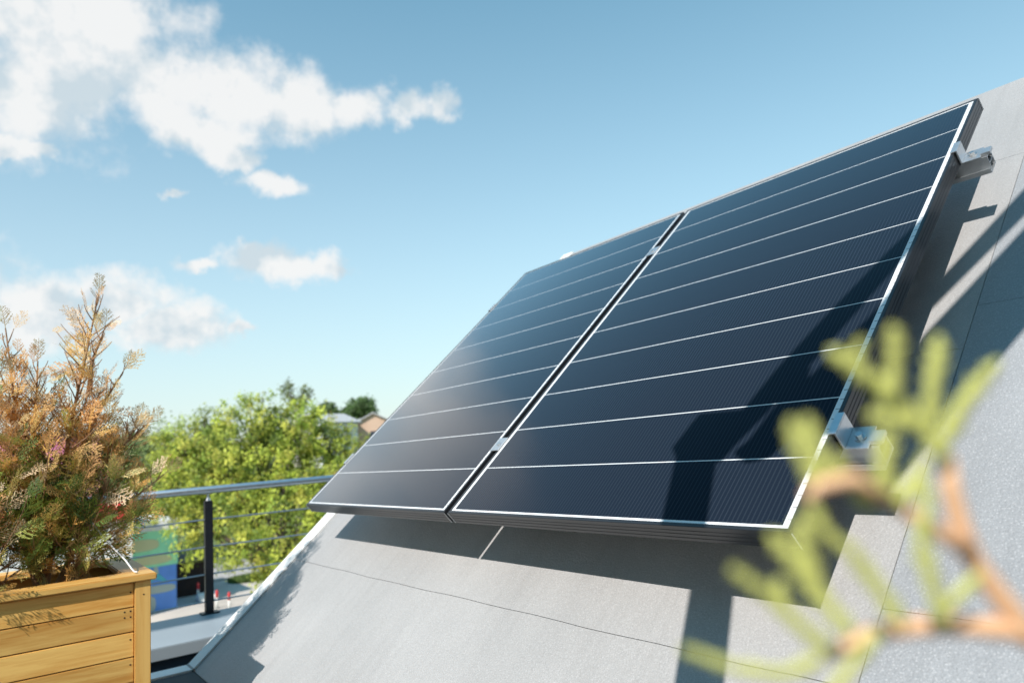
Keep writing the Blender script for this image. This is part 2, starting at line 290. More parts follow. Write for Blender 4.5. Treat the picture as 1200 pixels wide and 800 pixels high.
# ------------------------------------------------------------------ terrain, pavement
def hgt(x, y):
    d = math.hypot(x, y); t = min(max((d - 58) / 110, 0), 1); t = t * t * (3 - 2 * t)
    return -7.0 + 10.5 * t + .8 * math.sin(x * .021 + 1) * math.cos(y * .018) * t
def terrain():
    n = 110; mb = MB(); xs = [(-1 + 2 * i / n) for i in range(n + 1)]; q = [math.copysign(abs(v) ** 1.7, v) * 900 for v in xs]
    vs = [(x, y, hgt(x, y)) for y in q for x in q]
    mb.add(vs, [(j * (n + 1) + i, j * (n + 1) + i + 1, (j + 1) * (n + 1) + i + 1, (j + 1) * (n + 1) + i) for j in range(n) for i in range(n)])
    return mb
M_ground = mat('dusty_pale_ground', (.56, .49, .43), .95, noise_amt=.18, noise_scale=.25, bump=.2, bump_scale=6)
M_hill = mat('grassy_ground', (.10, .13, .045), .95, noise_amt=.3, noise_scale=.1)
terrain().build('ground', M_hill, smooth=True, kind='structure')
MB().box((-60, -14, -7.3), (-20, 40, -6.97)).build('pavement', M_ground, kind='structure')
M_asph = mat('worn_asphalt', (.40, .37, .34), .9, noise_amt=.15, noise_scale=1)
MB().box((-58, -12, -7.2), (-47, 38, -6.962)).build('road', M_asph, kind='structure')
MB().box((-47.0, -12, -7.2), (-46.8, 38, -6.86)).build('kerb', mat('concrete_kerb', (.45, .42, .39), .9), kind='structure')
def grass_patch(name, cx, cy, rx, ry, n):
    rnd = random.Random(5); mb = MB()
    for _ in range(n):
        a = rnd.uniform(0, 6.28); r_ = math.sqrt(rnd.random()); x, y = cx + math.cos(a) * rx * r_, cy + math.sin(a) * ry * r_
        h, w, t = rnd.uniform(.12, .35), rnd.uniform(.02, .05), rnd.uniform(0, 3.14); dx, dy = math.cos(t) * w, math.sin(t) * w
        mb.add([(x - dx, y - dy, -6.975), (x + dx, y + dy, -6.975), (x + rnd.uniform(-.1, .1), y + rnd.uniform(-.1, .1), -6.97 + h)], [(0, 1, 2)])
    return mb.build(name, mat('roadside_grass', (.11, .17, .035), .8, noise_amt=.3, noise_scale=2), label='strip of rough green grass beside the pavement under the big tree', cat='grass', kind='stuff')
grass_patch('grass', -45.3, 13.2, 1.3, 1.6, 5000)

# ------------------------------------------------------------------ the building we stand on
RZ = -.197                                   # height of the roof skin in slope coordinates
bld = empty('rooftop_building', (1.5, 0, -7), label='building with sloping grey membrane roof under the solar panels', cat='building')
def bpart(mb, name, m_, **kw):
    mb.v = [(x - 1.5, y, z + 7) for x, y, z in mb.v]; return mb.build(name, m_, bld, **kw)
yb, yr = -.631, 2.112                        # foot and ridge of the slope
base = pw(0, yb, RZ); ridge = pw(0, yr, RZ)
FZ = base[2]
# body: walls
prof = [(-4.2, -7), (6.0, -7), (6.0, -.9), (4.6, -.9), (ridge[1], ridge[2] - .012), (base[1], FZ - .012), (-4.2, FZ - .012)]
bpart(MB().prism(prof, -1.345, 6.2, lambda u, v, d: (d, u, v)), 'wall', M_wall)
# membrane sheets, laid with fine open laps
def wob(a, b, fixed, along, amp=.0012):
    return [(a + (b - a) * i / 24, fixed + amp * math.sin(i * 1.7 + fixed * 9) + amp * .7 * math.sin(i * .6 + fixed * 3)) for i in range(25)]
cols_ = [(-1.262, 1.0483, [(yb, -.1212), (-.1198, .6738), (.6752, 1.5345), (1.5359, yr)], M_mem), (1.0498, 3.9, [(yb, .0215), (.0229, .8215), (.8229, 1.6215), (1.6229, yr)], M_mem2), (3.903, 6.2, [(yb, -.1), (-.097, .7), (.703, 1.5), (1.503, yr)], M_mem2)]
for x0, x1, rows, m_ in cols_:
    for y0, y1 in rows:
        lo = wob(x0, x1, y0, 0) if y0 > yb else [(x0, y0), (x1, y0)]
        hi = wob(x0, x1, y1, 0) if y1 < yr else [(x0, y1), (x1, y1)]
        bpart(MB().prism(lo + hi[::-1], RZ - .004, RZ, lambda u, v, d: pw(u, v, d)), 'membrane_sheet', m_)
dk = MB(); dk.box((-1.345, yb, RZ - .011), (6.2, yr, RZ - .0045), pw)
bpart(dk, 'roof_deck', M_lap)
bpart(MB().box((-1.262, -4.2, FZ - .010), (6.2, base[1] - .002, FZ - .001)), 'flat_roof', mat('dark_bitumen_roof', (.07, .07, .07), .8, noise_amt=.2, noise_scale=8))
# ridge capping strip and back slope
back_end = (4.6, -.9)
bpart(MB().add([(-1.345, ridge[1] + .004, ridge[2]), (6.2, ridge[1] + .004, ridge[2]), (6.2, 4.62, -.88), (-1.345, 4.62, -.88)], [(0, 1, 2, 3)]), 'back_slope', M_mem)
# verge flashing: up the slope, then level along the flat roof
vf = MB(); vf.box((-1.352, yb + .002, RZ - .07), (-1.2645, yr + .01, RZ + .006), pw)
bpart(vf, 'verge_flashing', M_flash, bevel=.0015)
bf = MB(); bf.box((-1.352, -4.2, FZ - .07), (-1.2645, base[1] - .006, FZ + .006))
bpart(bf, 'verge_flashing', M_flash, bevel=.0015)
jf = MB(); jf.box((-1.3535, yb - .002, RZ - .02), (-1.263, yb + .006, RZ + .0075), pw)
bpart(jf, 'flashing_joint', mat('joint_sealant', (.35, .35, .35), .6))
# low terrace gutter and parapet left of the roof
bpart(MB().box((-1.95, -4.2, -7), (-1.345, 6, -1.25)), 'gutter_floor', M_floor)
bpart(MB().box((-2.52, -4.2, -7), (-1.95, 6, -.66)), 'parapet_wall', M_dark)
bpart(MB().box((-2.55, -4.2, -.657), (-1.93, 6, -.60)), 'coping', M_capm, bevel=.004)

# ------------------------------------------------------------------ railing on the parapet
rail = empty('balcony_railing', (-2.5, .01, -.6), label='steel cable railing with black posts on the pale grey parapet', cat='railing')
def rl(mb): mb.v = [(x + 2.5, y - .01, z + .6) for x, y, z in mb.v]; return mb
for yp in (-3.6, -2.4, -1.2, .01, 1.22, 2.42, 3.62, 4.82):
    p_ = rl(MB().box((-2.519, yp - .02, -.598), (-2.481, yp + .02, -.012))).build('post', M_post, rail, bevel=.0025)
    q_ = MB(); q_.tube([(-2.5, yp, -.012), (-2.5, yp, .004)], [.013, .009], 12); q_.tube([(-2.5, yp, .002), (-2.5, yp, .028)], .0055, 10); q_.box((-2.512, yp - .022, .0245), (-2.488, yp + .022, .0275))
    rl(q_).build('post_pin', M_steel, p_, smooth=False)
    rl(MB().box((-2.525, yp - .045, -.5995), (-2.46, yp + .045, -.592))).build('base_plate', M_post, p_, bevel=.001)
rl(MB().tube([(-2.5, -4.1, .046), (-2.5, 5.6, .046)], .0195, 24)).build('handrail', M_steel, rail, smooth=True)
for zc, sag in ((-.111, .004), (-.255, .005), (-.398, .004), (-.538, .005)):
    pts = []
    for k in range(60):
        yy = -4.0 + 9.4 * k / 59; ph = ((yy - .01) / 1.205) % 1; pts.append((-2.5, yy, zc - sag * 4 * ph * (1 - ph)))
    rl(MB().tube(pts, .0042, 8)).build('cable', M_cable, rail, smooth=True)

# ------------------------------------------------------------------ solar panels
def solar_panel():
    root = empty('solar_panel', (0, 0, 0), (TH, 0, 0))
    lip = .0085
    f = MB()
    f.box((0, 0, -FT), (PW, lip, 0)); f.box((0, PH - lip, -FT), (PW, PH, 0)); f.box((0, lip, -FT), (lip, PH - lip, 0)); f.box((PW - lip, lip, -FT), (PW, PH - lip, 0))
    # inward bottom flange
    f.box((lip, lip, -FT), (.03, PH - lip, -FT + .002)); f.box((PW - .03, lip, -FT), (PW - lip, PH - lip, -FT + .002))
    f.box((.03, lip, -FT), (PW - .03, .03, -FT + .002)); f.box((.03, PH - .03, -FT), (PW - .03, PH - lip, -FT + .002))
    fr = f.build('frame', M_frame, root, bevel=.0007)
    g = MB()
    for zz in (-.012, -.021, -.031):      # extrusion ribs on the outside
        g.box((.0, -.0007, zz - .0006), (PW, -.0001, zz + .0006)); g.box((PW + .0001, 0, zz - .0006), (PW + .0007, PH, zz + .0006)); g.box((-.0012, 0, zz - .0012), (-.0001, PH, zz + .0012))
    g.build('frame_rib', M_frame, root)
    MB().box((lip - .001, lip - .001, -.006), (PW - lip + .001, PH - lip + .001, -.0012)).build('cell_sheet', M_cells, root)
    MB().box((lip, lip, -.0085), (PW - lip, PH - lip, -.0065)).build('back_sheet', mat('white_backsheet', (.7, .7, .7), .6) if 'white_backsheet' not in bpy.data.materials else bpy.data.materials['white_backsheet'], root)
    for cx_, cy_ in ((0, 0), (PW, 0), (PW, PH)):
        sx = 1 if cx_ else -1; sy = -1 if cy_ == 0 else 1
        MB().box((min(cx_, cx_ + sx * .0016), min(cy_, cy_ + sy * .0016), -FT + .001), (max(cx_, cx_ + sx * .0016), max(cy_, cy_ + sy * .0016), -.002)).build('corner_seam', M_alu, root)
    MB().box((.38, 1.30, -.03), (.62, 1.42, -.009)).build('junction_box', M_post, root, bevel=.003)
    return root
def copy_tree(o, parent=None):
    c = o.copy(); col.objects.link(c); c.parent = parent
    for ch in [x for x in bpy.data.objects if x.parent == o]: copy_tree(ch, c)
    return c
p1 = solar_panel(); tag(p1, 'dark solar panel on the right with diagonal shadows across it', 'solar panel', 'solar panels side by side on the sloping roof')
p2 = copy_tree(p1); p2.location = (-PW - .0207, 0, 0); tag(p2, 'left solar panel reflecting pale cloud, nearest the railing', 'solar panel')

# mounting rails
for yv, lab in ((.24, 'lower aluminium mounting rail under the solar panels'), (1.245, 'upper aluminium mounting rail under the solar panels')):
    root = empty('mounting_rail', pw(-.01, yv, -FT - .0405), (TH, 0, 0), label=lab, cat='mounting rail', group='aluminium rails under the solar panels')
    x0, x1 = -1.055, 1.068
    pr_ = MB()
    pr_.box((x0, -.020, 0), (x1, -.0175, .040)); pr_.box((x0, .0175, 0), (x1, .020, .040))        # side walls
    pr_.box((x0, -.0175, 0), (x1, .0175, .0025)); pr_.box((x0, -.0175, .020), (x1, .0175, .0222))  # floor and web
    pr_.box((x0, -.0175, .0375), (x1, -.006, .040)); pr_.box((x0, .006, .0375), (x1, .0175, .040))  # slot lips
    pr_.box((x0, -.032, 0), (x1, -.0205, .003)); pr_.box((x0, -.032, .003), (x1, -.0295, .012))
    pr_.build('rail_profile', M_alu, root)
    for xf in (-.86, -.12, .80):
        b_ = MB(); b_.box((xf - .025, .0205, -.117), (xf + .025, .0255, .035)); b_.box((xf - .025, .026, -.1168), (xf + .025, .085, -.112))
        b_.build('roof_bracket', M_alu, root)
def end_clamp(xe, yc, sgn, lab):
    root = empty('end_clamp', pw(xe, yc, 0), (TH, 0, 0 if sgn > 0 else 0), label=lab, cat='clamp', group='aluminium end clamps')
    f = MB(); w = .027; s_ = sgn
    def bx(a, b): f.box((min(a[0] * s_, b[0] * s_), a[1], a[2]), (max(a[0] * s_, b[0] * s_), b[1], b[2]))
    bx((-.0085, -w, .0008), (.0065, w, .0038)); bx((.0030, -w, -.036), (.0065, w, .0006)); bx((.0067, -w, -.036), (.046, w, -.0325))
    pl_ = f.build('clamp_plate', M_alu, root, bevel=.0005)
    b_ = MB(); b_.tube([(.026 * s_, 0, -.0324), (.026 * s_, 0, -.0305)], .0105, 20); b_.tube([(.026 * s_, 0, -.0305), (.026 * s_, 0, -.0235)], .0068, 6)
    b_.build('bolt', M_steel, pl_)
    nn = MB(); nn.box((.044 * s_ if s_ > 0 else -.066, -.014, -.0385), (.066 if s_ > 0 else -.044, .014, -.030)); nn.build('slot_nut', M_alu, root, bevel=.0008)
end_clamp(1.0, .24, 1, 'end clamp with bolt near the lower right edge of the right panel')
end_clamp(1.0, 1.245, 1, 'end clamp at the upper right edge of the right panel')
end_clamp(-1.0207, .24, -1, 'end clamp at the lower outer edge of the left panel')
end_clamp(-1.0207, 1.245, -1, 'end clamp at the upper outer edge of the left panel')
for yc, lab in ((.255, 'lower middle clamp bridging the gap between both solar panels'), (1.25, 'upper middle clamp bridging the gap between both solar panels')):
    root = empty('middle_clamp', pw(-.0103, yc, 0), (TH, 0, 0), label=lab, cat='clamp', group='middle clamps between the panels')
    f = MB(); f.box((-.019, -.026, .0008), (.019, .026, .0034)); f.build('clamp_plate', M_alu, root, bevel=.0005)
    b_ = MB(); b_.tube([(0, 0, .0034), (0, 0, .006)], .0062, 16); b_.tube([(0, 0, -.045), (0, 0, .003)], .004, 10); b_.build('bolt', M_steel, root)

# ------------------------------------------------------------------ wooden planter
pl = empty('wooden_planter', (-.618, -.598, FZ), (0, 0, R(-1.0)), label='honey coloured wooden planter box holding the browning conifer', cat='planter')
LX, LY, HZ = .56, 1.12, .449
cap = .018
for i in range(7):
    z1 = HZ - cap - .003 - i * .0655; z0 = max(z1 - .0635, .0)
    if z1 < .02: break
    box_obj('plank', (-.026, -LY + .03, z0), (-.010, -.045, z1), M_wood, pl, bevel=.0018)            # long side facing the roof
    box_obj('plank', (-LX + .010, -LY + .03, z0), (-LX + .026, -.045, z1), M_wood, pl, bevel=.0018)
    box_obj('plank', (-LX + .045, -.026, z0), (-.045, -.010, z1), M_woodx, pl, bevel=.0018)
    box_obj('plank', (-LX + .045, -LY + .010, z0), (-.045, -LY + .026, z1), M_woodx, pl, bevel=.0018)
for cx_ in (0, -LX):
    for cy_ in (0, -LY):
        sx = -1 if cx_ == 0 else 1; sy = -1 if cy_ == 0 else 1
        a, b = sorted((cx_ + sx * .003, cx_ + sx * .021)), sorted((cy_ + sy * .004, cy_ + sy * .044))
        box_obj('corner_board', (a[0], b[0], 0), (a[1], b[1], HZ - cap - .001), M_woodz, pl, bevel=.0016)
        a, b = sorted((cx_ + sx * .022, cx_ + sx * .044)), sorted((cy_ + sy * .004, cy_ + sy * .022))
        box_obj('corner_board', (a[0], b[0], 0), (a[1], b[1], HZ - cap - .001), M_woodz, pl, bevel=.0016)
box_obj('cap_board', (-.092, -LY - .01, HZ - cap), (.006, .010, HZ), M_wood, pl, bevel=.003)
box_obj('cap_board', (-LX - .006, -LY - .01, HZ - cap), (-LX + .092, .010, HZ), M_wood, pl, bevel=.003)
box_obj('cap_board', (-LX + .0935, -.066, HZ - cap), (-.0935, .010, HZ - .0005), M_woodx, pl, bevel=.003)
box_obj('cap_board', (-LX + .0935, -LY - .01, HZ - cap), (-.0935, -LY + .066, HZ - .0005), M_woodx, pl, bevel=.003)
box_obj('inner_batten', (-.155, -.085, .10), (-.125, -.067, HZ - cap - .002), M_woodz, pl, bevel=.001)
rnd = random.Random(11); sm = MB(); n_ = 44
vs = [(-LX + .028 + (LX - .056) * i / n_, -LY + .028 + (LY - .056) * j / n_, HZ - .075 + rnd.uniform(-.012, .012)) for j in range(n_ + 1) for i in range(n_ + 1)]
sm.add(vs, [(j * (n_ + 1) + i, j * (n_ + 1) + i + 1, (j + 1) * (n_ + 1) + i + 1, (j + 1) * (n_ + 1) + i) for j in range(n_) for i in range(n_)])
so = sm.build('soil', M_soil, pl, smooth=False)
ch = MB()
for _ in range(900):
    c_ = Vector((rnd.uniform(-LX + .04, -.04), rnd.uniform(-LY + .04, -.04), HZ - .068 + rnd.uniform(-.006, .01))); e_ = Matrix.LocRotScale(c_, Euler((rnd.uniform(-.7, .7), rnd.uniform(-.7, .7), rnd.uniform(0, 6))), Vector((rnd.uniform(.006, .018), rnd.uniform(.003, .008), rnd.uniform(.001, .003))))
    ch.box((-1, -1, -1), (1, 1, 1), lambda x, y, z: tuple(e_ @ Vector((x, y, z))))
ch.build('bark_mulch', mat('bark_chips', (.17, .09, .045), .9, noise_amt=.4, noise_scale=30), pl)
M_nail = mat('dark_nail', (.03, .015, .01), .7)
for zz in (HZ - .045, HZ - .095, HZ - .11, HZ - .17, HZ - .235, HZ - .30):
    for yy in ((-.0535,) if zz < HZ - .13 or zz > HZ - .06 else (-.0535, -.068)):
        MB().tube([(-.0102, yy, zz), (-.0094, yy, zz)], .0022, 10).build('nail_head', M_nail, pl)
MB().tube([(-.0030, -.022, HZ - .055), (-.0024, -.022, HZ - .055)], .002, 10).build('nail_head', M_nail, pl)

# white cord tied to the cap
cord_pts = [(-.648, -.632, -.1095), (-.664, -.637, -.109), (-.675, -.642, -.101), (-.70, -.654, -.078), (-.74, -.677, -.046), (-.78, -.705, -.005), (-.82, -.733, .045), (-.86, -.77, .08)]
inv = (Matrix.Translation(pl.location) @ Matrix.Rotation(R(-1.0), 4, 'Z')).inverted()
MB().tube([inv @ Vector(p) for p in cord_pts], .0022, 8).build('cord', M_cord, pl, smooth=True, label='thin white cord stapled to the corner of the planter')

# ------------------------------------------------------------------ conifer foliage
def leaf_mesh(name, verts, faces, colors, material, parent=None, **kw):
    me = bpy.data.meshes.new(name); V = np.asarray(verts, dtype=np.float32).reshape(-1, 3); F = np.asarray(faces, dtype=np.int32)
    k = F.shape[1]; nf = F.shape[0]
    me.vertices.add(len(V)); me.vertices.foreach_set('co', V.ravel()); me.loops.add(nf * k); me.loops.foreach_set('vertex_index', F.ravel())
    me.polygons.add(nf); me.polygons.foreach_set('loop_start', np.arange(0, nf * k, k, dtype=np.int32)); me.polygons.foreach_set('loop_total', np.full(nf, k, dtype=np.int32))
    me.update(calc_edges=True)
    ca = me.color_attributes.new('col', 'FLOAT_COLOR', 'CORNER'); C4 = np.ones((nf * k, 4), dtype=np.float32); C4[:, :3] = np.repeat(np.asarray(colors, dtype=np.float32), k, axis=0); ca.data.foreach_set('color', C4.ravel())
    me.materials.append(material); o = bpy.data.objects.new(name, me); col.objects.link(o)
    if parent: o.parent = parent
    return tag(o, **kw)

def spray_template(rs, L=1.0, order2=True):
    """flat conifer spray in the xy plane along +x; list of segments (p0, p1, w, depthlevel)"""
    seg = []; npair = 8; ax = []
    bend = rs.uniform(-.18, .18)
    for i in range(9):
        t = i / 8; ax.append((t * L, bend * L * t * t))
    for i in range(8): seg.append((ax[i], ax[i + 1], .030 * (1 - .35 * i / 8), 0))
    for i in range(npair):
        t = .12 + .80 * i / npair
        for sd in (-1, 1):
            tt = t + (0.05 if sd > 0 else 0) + rs.uniform(-.02, .02)
            if rs.rand() < .10: continue
            bx, by = tt * L, bend * L * tt * tt
            ln = L * .46 * (1 - tt) ** .75 * rs.uniform(.75, 1.15) + .05
            an = math.radians(rs.uniform(34, 52)) * sd + 2 * bend * tt
            cx_, sy_ = math.cos(an), math.sin(an)
            k = max(2, int(ln / .115)); pv = (bx, by)
            for q in range(k):
                a2 = an - sd * .10 * q; nx = (pv[0] + math.cos(a2) * ln / k, pv[1] + math.sin(a2) * ln / k)
                seg.append((pv, nx, .026, 1))
                if order2 and q < k:
                    for s2 in (-1, 1):
                        if rs.rand() < .35: continue
                        l2 = rs.uniform(.05, .10) * (1 - .4 * q / k); a3 = a2 + s2 * math.radians(rs.uniform(32, 48))
                        seg.append((nx, (nx[0] + math.cos(a3) * l2, nx[1] + math.sin(a3) * l2), .026, 2))
                pv = nx
    return seg
def sprays(rs, items):
    """items: (base, direction, normal, length, color, curl) -> verts, faces, colours"""
    temps = []
    for _ in range(10):
        sg = spray_template(rs); P = []
        for p0, p1, w, lv in sg:
            p0, p1 = np.array(p0), np.array(p1); d = p1 - p0; l = np.linalg.norm(d) + 1e-9; nrm = np.array((-d[1], d[0])) / l
            wa = w * .5
            P.append([p0 - nrm * wa * .7, p0 + nrm * wa * .7, p0 + d * .75 + nrm * wa, p1 + d / l * w * .4, p0 + d * .75 - nrm * wa])
        temps.append((np.array(P), np.array([s[3] for s in sg])))
    VV, CC = [], []; nfaces = 0
    for base_, dr, nm, ln, c, curl in items:
        P, lv = temps[rs.randint(10)]
        x = np.array(dr); x = x / np.linalg.norm(x); z = np.array(nm); z = z - x * (z @ x); z = z / (np.linalg.norm(z) + 1e-9); y = np.cross(z, x)
        U = P[..., 0] * ln; V_ = P[..., 1] * ln
        W_ = curl * ln * (P[..., 0] ** 2) + .35 * curl * ln * np.abs(P[..., 1]) + rs.normal(0, .006 * ln / .1 * .1, P.shape[:1])[:, None]
        X = np.array(base_) + U[..., None] * x + V_[..., None] * y + W_[..., None] * z
        VV.append(X.reshape(-1, 3)); nfaces += len(P)
        shade = 1 + rs.normal(0, .10, (len(P), 1)); cc = np.array(c)[None, :] * shade
        CC.append(np.clip(cc, .004, .9))
    V = np.concatenate(VV); F = np.arange(len(V)).reshape(-1, 5); return V, F, np.concatenate(CC)

rs = np.random.RandomState(7)
bush_root = Vector((-.875, -.845, -.185))
bush = empty('conifer_shrub', bush_root, label='browning thuja shrub with orange dried tips in the wooden planter', cat='shrub')
def limb_path(b, az, elv, L, n=7, droop=-.1, up=.45):
    pts = [np.array(b, float)]; d = np.array([math.cos(az) * math.cos(elv), math.sin(az) * math.cos(elv), math.sin(elv)])
    for i in range(n):
        d = d + np.array([0, 0, up / n]) + rs.normal(0, .07, 3); d /= np.linalg.norm(d); pts.append(pts[-1] + d * L / n)
    return pts
stems = MB(); items = []
dry = [np.array(c) for c in ((.90, .54, .19), (.86, .48, .13), (.90, .64, .30), (.78, .42, .15), (.66, .36, .14), (.90, .66, .42), (.86, .58, .22))]
grn = [np.array(c) for c in ((.26, .36, .06), (.42, .46, .10), (.16, .25, .05), (.60, .52, .14), (.10, .17, .04), (.70, .56, .18))]
def pick_col(h, rad, sidegreen):
    p = .30 + .88 * min(max((h - .20) / .40, 0), 1) + .50 * (rad - .5) - .0 * sidegreen
    c = dry[rs.randint(len(dry))] if rs.rand() < p else grn[rs.randint(len(grn))]
    return c * rs.uniform(.8, 1.12)
def add_limb(start, az, elv, L, thick, spr_len, dens, h0):
    pts = limb_path(start, az, elv, L)
    stems.tube([tuple(p) for p in pts], [thick * (1 - .8 * i / (len(pts) - 1)) + .0006 for i in range(len(pts))], 5, cap=False)
    npt = len(pts)
    for k in range(int(dens * L / .1)):
        t = .12 + .88 * (k + rs.rand()) / (dens * L / .1); t = min(t, .999); i = int(t * (npt - 1)); fr = t * (npt - 1) - i
        b = pts[i] * (1 - fr) + pts[i + 1] * fr; d = pts[i + 1] - pts[i]; d /= np.linalg.norm(d)
        rv = rs.normal(0, 1, 3); rv -= d * (rv @ d); rv /= np.linalg.norm(rv)
        spread = rs.uniform(.45, 1.15) if t < .93 else rs.uniform(0, .35)
        dd = d + rv * spread + np.array([0, 0, .12]); nn = rs.normal(0, .55, 3) + np.array([.45, -.55, .6])
        ln = spr_len * rs.uniform(.6, 1.25) * (1 - .25 * t)
        h = b[2] - .04; rad = math.hypot(b[0], b[1] + 0)
        items.append((b, dd, nn, ln, pick_col(h, t, 0), rs.uniform(-.25, .15)))
def leader(base_, top, nlimb, rmax, hscale):
    base_, top = np.array(base_), np.array(top); n = 12; P = []
    for i in range(n + 1):
        t = i / n; P.append(base_ * (1 - t) + top * t + np.array([.012 * math.sin(t * 6), .012 * math.cos(t * 5), 0]) * (1 - t))
    stems.tube([tuple(p) for p in P], [.008 * (1 - .88 * i / n) + .0008 for i in range(n + 1)], 7, cap=False)
    for k in range(nlimb):
        t = .04 + .93 * (k / nlimb); i = int(t * n); fr = t * n - i; b = P[i] * (1 - fr) + P[min(i + 1, n)] * fr
        az = k * 2.399 + rs.uniform(-.4, .4); env = rmax * ((1 - t) ** .75) * rs.choice([.6, .85, 1.0, 1.35]) * (1.0 if t > .1 else .85)
        L = env * rs.uniform(.75, 1.25) + .03; elv = R(rs.uniform(8, 38)) + .55 * t
        add_limb(b, az, elv, L, .0016, .108 if t < .6 else .080, 3.1 if t < .45 else (2.5 if t < .7 else 2.2), t)
    items.append((P[-1], top - base_, (1, .2, 0), .07, dry[2], 0))
B0 = (0, 0, .03)
# the plant's leading shoots (coordinates relative to its root)
leader(B0, (.015, .135, .915), 70, .25, 1)
leader((.01, .06, .28), (.02, .27, .50), 16, .11, 1)
leader((.01, .08, .42), (.02, .205, .67), 12, .08, 1)
leader((.01, .05, .12), (.03, .32, .34), 20, .13, 1)
leader((.01, .10, .60), (.02, .15, .80), 8, .06, 1)
leader((0, .02, .35), (0, -.19, .76), 18, .11, 1)
leader((0, -.05, .30), (.02, -.36, .62), 20, .13, 1)
leader((.01, -.02, .05), (.03, -.17, .66), 40, .26, 1)
leader((.01, .03, .05), (.03, .24, .50), 38, .24, 1)
leader((.03, .06, .03), (.10, .16, .34), 24, .20, 1)
leader((.03, -.10, .03), (.14, -.14, .32), 24, .20, 1)
leader((.0, .0, .05), (.0, -.10, .80), 30, .16, 1)
leader((.03, -.10, .04), (.12, -.30, .50), 34, .24, 1)
leader((.0, -.02, .04), (.02, -.02, .70), 34, .24, 1)
V, F, C_ = sprays(rs, items)
leaf_mesh('foliage', V, F, C_, M_thuja, bush)
stems.build('stem', M_bark, bush, smooth=True)
print('spray faces', len(F))

